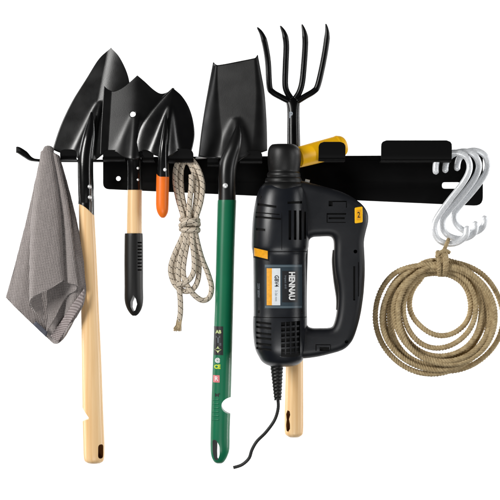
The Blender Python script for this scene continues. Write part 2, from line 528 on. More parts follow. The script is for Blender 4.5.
for (x0, x1, yt, yb, df, r) in [(63, 79, 151, 161, 0, 4), (106, 127, 152, 162, 8, 5), (145, 156, 151, 163, 16, 5),
                                (170.5, 195, 151.5, 164, 20, 6), (208, 219, 156, 167, 0, 6), (240, 262, 153, 164, 12, 5),
                                (316.5, 342.5, 145.2, 163, 26, 5), (378, 447, 143, 163.5, 14, 5)]:
    rk.part('hook', lip(x0, x1, yt, yb, df, r), M['rack'], angle=50)
# long side hook on the near left: a flat bar with its end curled up
P, _ = resample(cr([(104, 161.2, -20), (80, 161.3, -18), (55, 161.6, -10), (40, 161.4, -5), (33.5, 160, -3), (28, 155.5, -2), (22, 151.6, -1), (19.5, 151.2, -1)], 8), 1.2)
n = len(P); PP = []
for i, p in enumerate(P):
    e = min(1, (n-1-i)/5.0)
    wd = 5.5 * sqrt(max(0.02, 1-(1-e)**2)); th = 1.3 + 1.7*max(0, min(1, (i/n-0.76)/0.12))
    PP.append(p + (th, wd))
rk.part('hook', sweep(PP, 20, expo=3.2), M['rack'], label='long flat side hook with curled tip holding the towel')
rk.part('peg', sweep([(463.5, 157.9, -26), (463.5, 157.9, 9), (463.5, 157.7, 9.8)], 14, 1.3), M['rack'])
# plate tongue ends seen behind rope
rk.part('hook', sweep([(196, 158.8, -14), (207, 158.2, -6), (208, 158.1, -5)], 12, 1.1), M['steel'], label='thin bright pin end beside the braided rope')

# ------------------------------------------------------------------ TOWEL
tw = Thing('towel', 'grey terry towel draped in folds over the leftmost hook', 'towel', (48, 150), 0)
top = (48.3, 149.5)
def fold_sheet(cols, nv=60, top_w=1.0, samples=8):
    """cols: list of lists of (x,y,d) points from the top to the hem; spline both ways"""
    C = []
    for c in cols:
        pts, _ = resample(cr(c, 10), 1.0)
        C.append([tuple(pts[min(len(pts)-1, round(k*(len(pts)-1)/nv))]) for k in range(nv+1)])
    V = []; F = []; nu = (len(C)-1)*samples
    for k in range(nv+1):
        row = cr([C[j][k] for j in range(len(C))], samples)
        for (x, y, d) in row:
            wv = 0.12*sin(x*0.9 + y*0.13)*min(1, k/20)
            V.append((x, y, d + wv))
    n = nu+1
    for k in range(nv):
        for i in range(nu): F.append((k*n+i, k*n+i+1, (k+1)*n+i+1, (k+1)*n+i))
    return V, F
def ray(dx, end, bow=0, d0=4, mid=None):
    x0 = top[0]+dx*1.3; y0 = top[1] + abs(dx)*0.8
    m = mid or ((x0+end[0])/2 + bow, (y0+end[1])/2, (d0+end[2])/2 + 1)
    return [(x0, y0, d0), m, end]
back_cols = [ray(-5.5, (5, 298, -2), 1.5, 3), ray(-4.6, (18.5, 311, 4), 1, 5), ray(-3.6, (33, 325.5, 2), 0, 6), ray(-2.6, (46.5, 338.5, -2), 0, 5),
             ray(-1.0, (58, 343.5, 3), 0, 4), ray(2.0, (73, 324, 5), 1, 4), ray(5, (84.5, 304, 2), 2, 3), ray(8, (87, 281, -3), 3.5, 2)]
Vb, Fb = fold_sheet(back_cols, 70, samples=8)
tl = lambda y: min(1, max(0, (y-170)/90))
def offb(x, y):
    t = min(1, max(0, (x-60)/16)); return 19*tl(y)*t*t*(3-2*t)
Vb = [(x, y, d - 8 + offb(x, y)) for x, y, d in Vb]
def tmods(th):
    def f(ob):
        m = ob.modifiers.new('thickness', 'SOLIDIFY'); m.thickness = th; m.offset = 0
        b = ob.modifiers.new('soft_edge', 'BEVEL'); b.width = th*0.4; b.segments = 2; b.limit_method = 'ANGLE'; b.angle_limit = R(50)
        t = bpy.data.textures.new('pile', 'CLOUDS'); t.noise_scale = 0.012
        d = ob.modifiers.new('wrinkle', 'DISPLACE'); d.texture = t; d.strength = 0.0012; d.texture_coords = 'LOCAL'
    return f
# front fold: a rolled cone open at the bottom
front_cols = [
    ray(-1.5, (45, 322, -2), -1, 3, (37, 236, 2)),
    ray(-3.0, (37, 312, 4), 0, 6, (34.5, 228, 9)),
    ray(-4.0, (33, 303, 13), 0, 8, (35.0, 222, 16)),
    ray(-3.0, (38, 295.5, 19), 0, 10, (40, 221, 21)),
    ray(-0.5, (53, 288.5, 20), 0, 11, (50, 220, 22)),
    ray(2.2, (64, 281.5, 18), 0, 10, (59.5, 214, 19)),
    ray(3.2, (66.5, 280.5, 11), 0, 8, (62, 212, 12)),
    ray(4.4, (70, 282, 9), 0, 7, (63.5, 211, 10)),
    ray(6.0, (76, 284, 11), 0, 8, (67.5, 212, 13)),
    ray(7.2, (80, 286.5, 10), 0, 6, (70.5, 213, 11)),
    ray(7.0, (78, 290, 5), 0, 4, (69.5, 215, 5)),
    ray(5.0, (66.5, 298, 2), 0, 3, (63, 220, 2)),
    ray(3.0, (57, 316, 0), 0, 2, (57, 230, 1)),
    ray(1.0, (47.5, 331, -2), 0, 1, (49, 240, 0)),
]
Vf, Ff = fold_sheet(front_cols, 80, samples=6)
Vf = [(x, y, d + 3 + 5*tl(y) + 5*tl(y)*min(1, max(0, (x-64)/10))) for x, y, d in Vf]
tow = tw.part('towel_cloth', join((Vb, Fb), (Vf, Ff)), M['terry'], angle=80, mods=tmods(0.0030))
# the patterned border band, the hem stitches and the care tag lie on the back layer
def quadstrip(a0, a1, b0, b1, nu, nv, d, uvs):
    V = []; F = []; UV = []
    for j in range(nv+1):
        for i in range(nu+1):
            u = i/nu; v = j/nv
            p = [(1-v)*((1-u)*a0[q]+u*a1[q]) + v*((1-u)*b0[q]+u*b1[q]) for q in (0, 1)]
            V.append((p[0], p[1], d(u, v))); UV.append((u*uvs[0], v*uvs[1]))
    n = nu+1
    for j in range(nv):
        for i in range(nu): F.append((j*n+i, j*n+i+1, (j+1)*n+i+1, (j+1)*n+i))
    return V, F, UV
tw.part('border_band', quadstrip((87, 287), (84.6, 303.5), (50.5, 336), (58, 342), 8, 24, lambda u, v: -1.2 + 3.0*sin(pi*(0.15+v*0.7)) + offb(87-36*v+u*4*(1-2*(1-v)*.8), 290+45*v+11*u), (9, 34)), M['band'], mods=solid(0.0009))
tw.part('care_tag', quadstrip((33.2, 324.5), (46.2, 337.4), (36.2, 321), (47.5, 332), 6, 3, lambda u, v: 1.2 - 3*u, (1, 1)), M['label_fabric'], mods=solid(0.0006))
# top roll where the cloth bends over the hook
tw.part('hanging_loop', sweep([(47, 153.5, -14, 2.5, 2.5), (47.6, 150.5, -8, 4.6, 3.4), (48.5, 149.6, -1, 5, 3.6), (48.6, 152.5, 6, 5.2, 3.6), (48.4, 158, 9, 5.2, 3)], 20), M['terry'], angle=80, mods=tmods(0.001))

# ------------------------------------------------------------------ long handle builder
def handle(rows, expo=2.0, seg=32):
    return loft(cr(rows, 6), seg, expo)
def xrow(y, xl, xr, d, flat=1.0):
    return ((xl+xr)/2, y, d, (xr-xl)/2, (xr-xl)/2*flat)

# ------------------------------------------------------------------ ROUND POINT SHOVEL
sh = Thing('round_point_shovel', 'long black round-point shovel with full-length pale wooden handle, beside the towel', 'shovel', (90, 200), 0)
Lc = arc_len([(109.3, 46.4), (97.5, 57), (85, 77), (72, 98), (63, 116), (57, 131), (51.5, 149)])
Rc = arc_len([(110.1, 46.4), (118, 55), (125.6, 70), (129, 84), (128.6, 100), (127.6, 120), (124, 150)])
Tc = [(109.3, 46.4), (109.7, 45.8), (110.1, 46.4)]
Bc = arc_len([(51.5, 149), (60, 152.5), (72, 154), (80, 160), (88, 162), (96, 160), (104, 154), (115, 153), (124, 150)])
def d_shovel(x, y, u, v):
    ax = 109 - (y-47)*0.185
    t = u
    hw = 6 + 34*min(1, v*1.3)
    dx = x-ax+3; dish = (0.07*dx if dx < 0 else 6.2*(1-exp(-dx/15)) - 0.07*dx - 0.30*dx*exp(-dx/4)*0.7)
    k = max(0, (y-100)/55.0); w_ = 3.2 + 9*min(1, k)
    ridge = 11*min(1, k)**0.8 * exp(-((x-ax)/w_)**2) if k > 0 else 0
    fold = 2.2*exp(-((x-ax-2)/16)**2)*(1-min(1, k))
    lean = 0.09*(150-y)
    return -8 + dish + ridge*1.15 - lean
sh.part('blade', coons(Lc, Rc, Tc, Bc, 80, 84, d_shovel), M['enamel_blade'], angle=180, mods=solid(0.0016))
sh.part('socket', handle([(91.5, 112, -1, 1.0, 1.0), (91, 122, 2, 3.4, 2.2), (89, 138, 5, 6.5, 5), (86.5, 155, 6, 7.6, 6.5), (86, 170, 5.5, 7.8, 7.5), (86.3, 190, 4, 7.9, 7.9), (86.4, 204, 2.5, 7.6, 7.6)]), M['enamel'], angle=60)
fV, fF = loft([xrow(196, 78.6, 94.3, 2.2), xrow(200, 78.5, 94.4, 2.2), xrow(204, 78.4, 94.6, 2.2), xrow(204.4, 79.4, 93.6, 2.2)], 40)
fV = [(x, y + (max(0, (x-79)/15)**1.6*11 if y > 202 else 0), d) for x, y, d in fV]
sh.part('ferrule', (fV, fF), M['enamel'])
sh.part('rivet', ball((90.4, 187, 9.4), 2.3, 3.4), M['steel'])  # rivet made large and whitish to imitate the white highlight along the socket
sh.part('rivet', ball((90.4, 197.5, 8.2), 2.3, 3.2), M['steel'])  # second rivet, likewise enlarged and pale in place of a socket highlight
hd = sh.part('handle', handle([xrow(200, 79.2, 93.8, 2), xrow(215, 79, 94.6, 2), xrow(260, 80, 97, 2), xrow(310, 81.2, 99.2, 2), xrow(360, 82, 101.5, 2), xrow(410, 82.6, 103.4, 2),
     xrow(440, 83.3, 104.6, 2), xrow(455, 83.8, 104.6, 2), xrow(460.5, 85, 103.6, 2), xrow(462.8, 88.5, 100.5, 2)]), M['wood'], angle=60)
hole = rot_d(slab([rounded(rect(96.5, 443.2, 103.3, 457.5), 3.3)], 2, 22), 100, 6.5, R(-36))
M['wood_in'] = mat('raw_wood_inside', srgb(120, 74, 34), 0.8, spec=0.1)
notch = slab([[(75, 400), (82, 406), (89.8, 416.4), (89.8, 418), (82.5, 421), (75, 423)]], 2, 22)
cut(hd, sh, [(hole[0], hole[1], None, M['wood_in']), (notch[0], notch[1], None, M['wood'])])

# ------------------------------------------------------------------ TRANSPLANTING SPADE (W edge)
sp = Thing('notched_spade', 'black hand spade with notched W-shaped edge and wooden handle ending in a black grip', 'spade', (133, 200), 12)
Lc = arc_len([(103, 85), (101.6, 110), (100.6, 132), (100, 154.5)])
Rc = arc_len([(173.5, 87), (174, 108), (172.5, 130), (168, 152)])
Tc = arc_len([(103, 85), (107, 88.3), (113, 90.2), (121, 87.2), (129, 81.3), (136.6, 74.3)], 36) + arc_len([(136.6, 74.3), (144, 80.6), (153, 88.8), (160, 92.6), (167, 91), (173.5, 86.6)], 36)[1:]
Bc = arc_len([(100, 154.5), (108, 151), (116, 152), (123, 157), (134, 160), (144, 157), (152, 151), (160, 150), (168, 152)])
def d_spade(x, y, u, v):
    ax = 136.5 - (y-75)*0.035
    k = max(0, (y-112)/45.0); w_ = 3.0 + 10*min(1, k)
    ridge = 10*min(1, k)**0.8 * exp(-((x-ax)/w_)**2) if k > 0 else 0
    return 12 - 0.175*(sqrt((x-ax)**2 + 25) - 5) + 5*max(0, abs(u)-0.78)/0.22*0.6 + ridge - 0.14*(152-y)
bV, bF = coons(Lc, Rc, Tc, Bc, 90, 84, d_spade)
HX, HY, HR = 132.5, 114, 2.9
cen = lambda f: (sum(bV[i][0] for i in f)/len(f), sum(bV[i][1] for i in f)/len(f))
inn = [f for f in bF if math.dist(cen(f), (HX, HY)) < HR]; outf = [f for f in bF if math.dist(cen(f), (HX, HY)) >= HR]
for i in set(i for f in inn for i in f) & set(i for f in outf for i in f):
    x, y, d = bV[i]; q = HR/math.dist((x, y), (HX, HY)); bV[i] = (HX+(x-HX)*q, HY+(y-HY)*q, d)
us = sorted(set(i for f in outf for i in f)); mp_ = {o_: n_ for n_, o_ in enumerate(us)}
spb = sp.part('blade', ([bV[i] for i in us], [tuple(mp_[i] for i in f) for f in outf]), M['enamel_dull'], angle=180, mods=solid(0.0015))
sp.part('socket', handle([(134, 122, 8, 1.0, 1), (134.3, 132, 11, 3.5, 2.6), (134.5, 145, 14, 5.8, 5), (134.5, 158, 14, 7.0, 6.6), (134.8, 172, 12, 7.2, 7.2), (134.9, 190, 11, 7.5, 7.5)]), M['enamel'])
sp.part('rivet', ball((138.2, 168.5, 18.4), 1.5, 1.0), M['steel'])
sp.part('rivet', ball((138.2, 180, 17.7), 1.4, 1.0), M['steel'])
sp.part('handle', sweep([xrow(188, 127.6, 141.8, 11), xrow(212, 127, 141.8, 11), xrow(237, 126.7, 141.8, 11)], 32), M['wood'])
gp = sp.part('grip', handle([xrow(234, 125, 142.2, 11), xrow(236, 124.5, 142.8, 11), xrow(262, 124.2, 143, 11), xrow(285, 124.4, 143.0, 11), xrow(300, 124.5, 143.2, 11, .9), xrow(308, 126.6, 141.8, 11, .75), xrow(313.5, 130, 138.8, 11, .5), xrow(315.8, 132.6, 136, 11, .2)]), M['rubber'])
gh = rot_d(slab([[(134.7, 294.5), (137.3, 299), (138.2, 304), (136, 310), (133.6, 311.5), (131.6, 307), (131.6, 302)]], 11, 20), 134.8, 11, R(6))
cuts = [(gh[0], gh[1], None, M['rubber'])]
for k in range(9):
    yy = 242 + k*3.4
    b = rot_d(box(138, 142, yy, yy+1.3, 8, 26), 134, 11, 0)
    cuts.append((b[0], b[1], None, M['rubber']))
cut(gp, sp, cuts)

# ------------------------------------------------------------------ TROWEL
tr = Thing('hand_trowel', 'small pointed black trowel with short orange plastic handle', 'trowel', (163, 175), 26)
Lc = arc_len([(171.4, 87.4), (161, 97), (150, 110), (141, 124), (136.5, 138), (134.5, 154)])
Rc = arc_len([(172.6, 87.4), (181, 95), (188, 106), (192.5, 120), (194, 136), (190.5, 153.5)])
Tc = [(171.4, 87.4), (172, 86.6), (172.6, 87.4)]
Bc = arc_len([(134.5, 154), (141, 150.5), (148, 151), (154, 155), (164, 158), (172, 155), (179, 150), (186, 151), (190.5, 153.5)])
def d_trowel(x, y, u, v):
    ax = 172 - (y-87)*0.11
    k = max(0, (y-104)/48.0); w_ = 2.6 + 8*min(1, k)
    ridge = 9*min(1, k)**0.8 * exp(-((x-ax)/w_)**2) if k > 0 else 0
    return 21 + (0.025*(x-ax) if x < ax else -0.06*(x-ax)) - 2*abs(u)**4 + ridge - 0.12*(152-y)
tr.part('blade', coons(Lc, Rc, Tc, Bc, 60, 64, d_trowel), M['enamel'], angle=180, mods=solid(0.0014))
tr.part('neck', handle([(165.8, 116, 23, 0.8, 0.8), (165.2, 130, 27, 3, 2.6), (164, 145, 30, 4.2, 4), (163.2, 158, 29, 5.2, 5), (163, 170, 27, 6, 6), (163, 177, 26, 6.5, 6.5)]), M['enamel'])
tr.part('rivet', ball((165.2, 170, 32.6), 1.8, 1.0), M['white_ink'])
tr.part('handle', handle([xrow(174, 157, 168.8, 26), xrow(176, 156.4, 169.2, 26), xrow(195, 156, 168.8, 26), xrow(206, 156, 168.6, 26), xrow(212, 157.2, 168, 26), xrow(216.2, 159.6, 166, 26), xrow(217.8, 161.6, 164.2, 26)]), M['orange'])

# ------------------------------------------------------------------ BRAIDED ROPE BUNDLE
rp = Thing('braided_rope', 'bundle of beige braided rope with black flecks, knotted mid-way and hung on a hook', 'rope', (187, 160), 22)
RR = 2.75
def strand(pts, r=RR): return sweep(resample(cr(pts, 10), 1.2)[0], 14, r, uv=True)
D = 17
strands = [
    # over the hook: four legs above the knot
    [(186, 228, D+3), (182.5, 214, D+2), (177.8, 198, D), (175, 182, D-1), (175.6, 168, D-4), (179, 160, D-7), (185, 156.6, D-9), (192, 160, D-6), (198.5, 170, D-2), (202.3, 184, D), (201, 200, D+1), (196.5, 216, D+2), (193, 228, D+3)],
    [(187.5, 228, D), (185.3, 212, D-1), (182, 196, D-2), (180.5, 180, D-3), (181, 168, D-5), (184, 161.5, D-8), (189, 162.5, D-7), (193.5, 172, D-5), (196.5, 185, D-2), (195.8, 200, D-1), (193.5, 215, D), (191, 228, D+1)],
    [(189.5, 228, D+4), (188.8, 214, D+4), (190, 198, D+3), (191.2, 186, D+2), (191.2, 174.5, D+1)],
    # below the knot
    [(186, 228, D+2), (181, 240, D+2), (174.5, 254, D), (170.4, 268, D), (172.5, 280, D+1), (178, 288, D+2), (186, 291.5, D+3), (193.5, 288.5, D+3), (198, 279, D+2), (198.8, 262, D+1), (196.5, 246, D+1), (193.5, 228, D)],
    [(188, 228, D+4), (184.5, 242, D+5), (180.5, 256, D+5), (178.4, 270, D+5), (178.6, 284, D+6), (180.2, 298, D+5), (180.4, 312, D+4), (179, 322, D+4)],
    [(190, 228, D+3), (187.5, 242, D+4), (184.5, 258, D+4), (183.2, 272, D+5), (185.5, 282, D+6), (190.5, 290.5, D+7), (197, 297.5, D+5), (203.5, 300.5, D+3), (209.5, 297, D+2), (211.4, 287, D+1), (208, 274, D+1), (202, 259, D+2), (197.8, 244, D+3), (194.5, 228, D+3)],
    [(191.5, 228, D+5), (192.6, 244, D+6), (194.2, 258, D+6), (194, 270, D+6), (190.6, 278, D+6), (184.5, 283, D+8), (177, 284.5, D+8)],
    [(188.5, 228, D-1), (181, 246, D-1), (175.6, 262, D-2), (174.5, 274, D-2), (180, 284, D-1), (187, 285, D)],
]
rp.part('rope_strands', join(*[strand(s_) for s_ in strands]), M['braid'], angle=180)
def wrap(y, tilt, rx=8.2, rd=6.5, a0=0, a1=2*pi*1.02, cx=189.5, cd=D+2):
    return [(cx + rx*cos(a0+(a1-a0)*k/30), y + tilt*sin(a0+(a1-a0)*k/30+0.5) + k*0.03, cd + rd*sin(a0+(a1-a0)*k/30)) for k in range(31)]
kn = [sweep(resample(wrap(219.5, 1.2), 1.2)[0], 14, RR, uv=True), sweep(resample(wrap(224.3, -1.4, 8.6, 6.8), 1.2)[0], 14, RR, uv=True),
      sweep(resample(wrap(229, 1.0, 8.3, 6.6), 1.2)[0], 14, RR, uv=True), strand([(181, 226, D+6), (185, 222.5, D+11), (191, 221, D+12), (197, 224.5, D+9)])]
rp.part('knot', join(*kn), M['braid'], angle=180)
fr = []
for k in range(110):
    a = random.uniform(-1, 1); b = random.uniform(-1, 1); ln = random.uniform(7, 10.5)
    fr.append(sweep([(179.2+a*2.2, 319.5, D+4+b*2.2, .45), (178.5+a*2.6, 325, D+4+b*2.5, .4), (177.2+a*3.6 + random.uniform(-.6, .6), 321+ln, D+4+b*3.4, .25)], 5))
M['fray'] = mat('beige_loose_fibres', srgb(196, 176, 142), 0.9, spec=0.1, noise=0.3, nscale=300)
rp.part('frayed_end', join(*fr), M['fray'])

# ------------------------------------------------------------------ SQUARE SHOVEL
sq = Thing('square_shovel', 'square-mouth black shovel with long green plastic handle', 'shovel', (226, 200), 20)
Lc = arc_len([(213, 60), (208.6, 84), (204.5, 108), (201, 132), (198.3, 156)])
Rc = arc_len([(257.6, 52.5), (261.2, 72), (264.5, 92), (266.6, 122), (267.2, 150)])
Tc = arc_len([(213, 60), (214.5, 61.5), (217.5, 62.4), (226, 61.3), (240, 58.8), (252, 56.6), (255.4, 55.6), (257.6, 52.5)], 64)
Bc = arc_len([(198.3, 156), (208, 157.6), (220, 158), (228, 162), (236, 163), (243, 158), (252, 153.5), (260, 152.5), (267.2, 150)])
def d_square(x, y, u, v):
    ax = 240 - (y-58)*0.06
    k = max(0, (y-116)/40.0); w_ = 4 + 9*min(1, k)
    ridge = 11*min(1, k)**0.8 * exp(-((x-ax)/w_)**2) if k > 0 else 0
    # pan with widening flanks: left upturned, right bent back to make it dark
    wl = 0.80 - 0.55*v; wr = 0.78 - 0.22*v
    fl = max(0, (-u - wl)/(1-wl+1e-6)) if u < 0 else max(0, (u - wr)/(1-wr+1e-6))
    flank = 12*(0.35+0.65*v)*((fl**1.6))
    if u > 0: flank *= -0.5
    return 9 + flank + ridge + 0.17*(x-ax) - 0.10*(155-y)
sq.part('blade', coons(Lc, Rc, Tc, Bc, 80, 64, d_square), M['enamel_dull'], angle=180, mods=solid(0.0016))
sq.part('neck', handle([(238, 124, 13, 1.2, 1.2), (236.8, 134, 17, 4.5, 3), (233.5, 147, 20, 7.4, 6), (229, 160, 20, 9.0, 8), (227.2, 172, 20, 8.8, 8.6), (227, 188, 20, 8.6, 8.6), (227, 204, 20, 9.0, 9.0)]), M['enamel_dull'])
sq.part('rivet', ball((225.4, 186, 28.4), 2.7, 1.3), M['steel'])
GR = [xrow(202.5, 217.8, 236, 20), xrow(204, 217.4, 236.2, 20), xrow(250, 216.2, 234.6, 20), xrow(300, 215, 233.4, 20), xrow(350, 213.2, 232.2, 20), xrow(400, 211.4, 230.8, 20),
      xrow(430, 210.6, 229.8, 20), xrow(448, 210.5, 229.5, 20, .95), xrow(456, 211.4, 227.4, 20, .85), xrow(461.5, 214, 224.2, 20, .7), xrow(463.4, 217, 221.4, 20, .4)]
gh_ = sq.part('handle', handle(GR), M['green'], angle=60)
hole = rot_d(slab([rounded([(212.3, 439), (216.5, 438.8), (219.9, 445), (219.6, 454), (216.6, 460), (213.4, 459), (212.3, 452)], 2)], 20, 24), 216, 28, R(17))
hole2 = slab([circ(218.3, 448, 1.6, 16, ry=6.5)], 20, 30)
notch = slab([circ(231.8, 405.2, 10.3, 28, ry=8.4)], 20, 26)
cut(gh_, sq, [(hole[0], hole[1], None, M['slot']), (notch[0], notch[1], None, M['green'])])
def f_green(x, y):
    for a, b in zip(GR, GR[1:]):
        if a[1] <= y <= b[1]:
            t = (y-a[1])/(b[1]-a[1]); cx = a[0]+(b[0]-a[0])*t; r = a[3]+(b[3]-a[3])*t
            return 20 + sqrt(max(0.05, r*r - (x-cx)**2))
    return 29
lb = sq.part('label', decal(213.9, 223.2, 326, 354.5, f_green, 0.2, 12, 8), M['ink'])
sq.part('print', join(text_mesh('AB', 218.6, 331.5, 4.4, 0, f_green, .45, 1.0, .2), text_mesh('\u2726', 218, 349.5, 8, 0, f_green, .45, 1, .2)), M['pale_lime'], parent=lb)
sq.part('print', join(text_mesh('T', 218.2, 339.6, 9, 0, f_green, .45, .8, .1), text_mesh('III', 220.6, 344, 4, 0, f_green, .45, .6)), M['grey_ink'], parent=lb)
sq.part('printed_mark', text_mesh('@', 217.6, 359.6, 5.2, 0, f_green, .25, 1, .15), M['white_ink'])
sq.part('printed_mark', join(text_mesh('CE', 217.4, 366.3, 5.4, 0, f_green, .25, .95, .28)), M['lime'])
pk = sq.part('printed_mark', decal(213.2, 219.8, 374.6, 381.8, f_green, .2), M['pink'])
sq.part('print', text_mesh('R', 216.5, 378.2, 6, 0, f_green, .45, 1, .1), M['white_ink'], parent=pk)
sq.part('print', text_mesh('M\'', 217.6, 394.5, 5, 0, f_green, .2, 1.1, .1), M['ink'])
rb = []
for k in range(6):
    yy = 399.5 + k*4
    pts = [(x, yy - 0.12*(x-212), f_green(x, yy)) for x in [212.6 + 0.7*i for i in range(10)]]
    rb.append(sweep([p + (0.75, 0.6) for p in pts], 10))
sq.part('grip_ridges', join(*rb), M['green_dark'])

# ------------------------------------------------------------------ FORK
fk = Thing('hand_fork', 'black four-tined garden fork whose wooden handle hangs down behind the drill', 'garden fork', (294, 160), -6)
def tine(pts):
    P = resample(cr(pts, 8), 1.0)[0]; n = len(P)
    out = []
    for i, p in enumerate(P):
        t = i/n; r = 0.5 + 2.55*min(1, t/0.16)**0.7
        out.append(p + (r, r))
    return sweep(out, 16)
D = -6
fk.part('tine', tine([(257.2, 28, D+5), (261.5, 34, D+4), (265, 44, D+3), (268, 62, D+1), (269.4, 86, D), (272.5, 92, D), (281, 97, D), (290, 101.5, D)]), M['enamel_deep'], angle=180)
fk.part('tine', tine([(280.2, 26.5, D+5), (284.2, 34, D+4), (286.2, 45, D+3), (285.6, 66, D+1), (285.2, 84, D), (287, 92, D), (291.5, 99, D)]), M['enamel_deep'], angle=180)
fk.part('tine', tine([(301.8, 25, D+5), (304.4, 34, D+4), (305.2, 44, D+3), (304, 64, D+1), (302.2, 82, D), (299.4, 92, D), (295, 99, D)]), M['enamel_deep'], angle=180)
fk.part('tine', tine([(325.6, 24.5, D+5), (327, 34, D+4), (325.6, 48, D+3), (322, 68, D+1), (317.6, 86, D), (313.4, 91.5, D), (305, 96.5, D), (297, 101.5, D)]), M['enamel_deep'], angle=180)
fk.part('socket', handle([(293, 96.5, D, 3.0, 1.5), (293, 101, D, 6.6, 3), (293.3, 107, D, 6.4, 4.5), (293.4, 116, D, 6.2, 5.6), (293.6, 140, D, 6.6, 6.2), (294, 170, D, 7, 7), (294.2, 190, D, 7.4, 7.4)]), M['enamel_deep'])
fk.part('printed_mark', text_mesh('P', 290.8, 115.6, 8, 0, lambda x, y: D + sqrt(max(.1, 5.7**2 - ((x-293.4)*0.92)**2)), .3, .8, .45), M['grey_ink'])
fh = fk.part('handle', handle([xrow(180, 286.6, 301.2, D), xrow(260, 286.4, 302.2, D), xrow(340, 286.2, 303.0, D), xrow(380, 285.4, 303.2, D), xrow(415, 284.6, 303.4, D), xrow(430, 284.6, 303.2, D), xrow(434.5, 285.6, 302.4, D), xrow(437, 289, 299, D)]), M['wood'])
hole = rot_d(slab([[(288.2, 409.5), (290.8, 410.5), (291.4, 414), (290.2, 418.5), (291.2, 423.5), (291.2, 428), (289, 431.2), (286.8, 430), (286.2, 425), (287, 419), (286.2, 413.5)]], D, 20), 288.7, D+5.5, R(34))
cut(fh, fk, [(hole[0], hole[1], None, M['wood_in'])])

# ------------------------------------------------------------------ DRILL
dr = Thing('power_drill', 'charcoal corded power hammer drill with D-shaped rear handle and yellow side handle', 'power drill', (280, 250), 32)
DC = 32
ROWS = [(186, 261.5, 304), (190, 259, 306), (198, 256.2, 307.6), (212, 253.6, 309), (230, 252, 309.6), (246, 251.6, 308.6), (252, 252.4, 307.4), (262, 253.2, 306.8), (312, 253.6, 306.8), (318, 253.0, 307.2), (334, 253.2, 307), (348, 255, 306),
        (357, 259, 304), (361.5, 262, 301.5), (364.5, 266.5, 297.5), (366, 271, 293), (366.6, 277, 287)]
EX = 2.35
def body_row(y):
    for a, b in zip(ROWS, ROWS[1:]):
        if a[0] <= y <= b[0]:
            t = (y-a[0])/(b[0]-a[0]); return a[1]+(b[1]-a[1])*t, a[2]+(b[2]-a[2])*t
    return ROWS[0][1:] if y < ROWS[0][0] else ROWS[-1][1:]
path = [((a+b)/2, y, DC, (b-a)/2, (b-a)/2*0.98) for (y, a, b) in ROWS]
rows = cr(path, 6)
def f_body(x, y):
    i = 0
    while i < len(rows)-2 and rows[i+1][1] < y: i += 1
    a, b = rows[i], rows[i+1]; t = min(1, max(0, (y-a[1])/(b[1]-a[1])))
    cx = a[0]+(b[0]-a[0])*t; ra = a[3]+(b[3]-a[3])*t; rb_ = a[4]+(b[4]-a[4])*t
    q = min(0.995, abs((x-cx)/ra))
    return DC + rb_*(1-q**EX)**(1/EX)
body = dr.part('body', loft(rows, 64, expo=EX), M['shell'], angle=50)
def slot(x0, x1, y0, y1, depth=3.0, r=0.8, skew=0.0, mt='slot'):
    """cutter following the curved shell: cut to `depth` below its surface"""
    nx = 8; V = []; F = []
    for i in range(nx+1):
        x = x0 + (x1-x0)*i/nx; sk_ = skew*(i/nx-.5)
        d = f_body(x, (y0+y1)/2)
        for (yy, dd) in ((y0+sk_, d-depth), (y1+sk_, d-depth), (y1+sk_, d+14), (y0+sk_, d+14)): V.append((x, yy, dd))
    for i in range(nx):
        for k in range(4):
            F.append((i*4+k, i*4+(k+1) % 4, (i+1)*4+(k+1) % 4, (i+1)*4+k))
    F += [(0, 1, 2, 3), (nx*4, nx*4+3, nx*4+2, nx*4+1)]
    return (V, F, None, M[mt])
cs = []
# upper left: curved slits
cs += [slot(257.5, 276, 205, 207.4, 3, skew=3), slot(255.8, 279, 213.4, 214.6, 1.5, skew=2.4), slot(255.4, 280.5, 217.4, 219.4, 2.5, skew=2.4), slot(256, 265, 228.6, 231, 2.2, skew=1)]
# upper right: horizontal slit and four upright louvres
cs += [slot(287, 301.5, 202, 204.4, 2.6, skew=-0.6)]
for x in (288, 293.2, 298.4): cs.append(slot(x, x+2.5, 211, 240, 4))
cs.append(slot(303.4, 305.4, 212, 239, 3))
# lower left louvres
for y in (321, 325.6, 331.5, 336.2, 342, 346.8): cs.append(slot(256.2, 271, y, y+2.2, 3, skew=1.4))
# lower right recessed grille
cs.append(slot(280.6, 299.5, 320.5, 356.5, 3.4, skew=-1.2))
# panel seams
cs += [slot(254, 307, 251.2, 251.9, .7), slot(253.6, 307, 316.2, 316.9, .7), slot(281, 281.5, 192, 250, .6)]
cut(body, dr, cs)
f_in = lambda x, y: f_body(x, y) - 1.3
dr.part('vent_grille', join(*([decal(x, x+1.1, 320.6, 356.4, f_in, .35, 2, 8) for x in (284.5, 289.6, 294.8)] + [decal(280.8, 299.3, y, y+1.8, lambda x, y: f_body(x, y) - 1.7, .2, 8, 2, skew=-1.2) for y in (324.6, 329.8, 335, 340.2, 345.4, 350.6)])), M['grip'])
for sx_, sy_ in ((261, 198), (303.2, 247.4), (259, 311), (301, 311.6)):
    dr.part('screw', ball((sx_, sy_, f_body(sx_, sy_)), 1.5, .5), M['slot'])

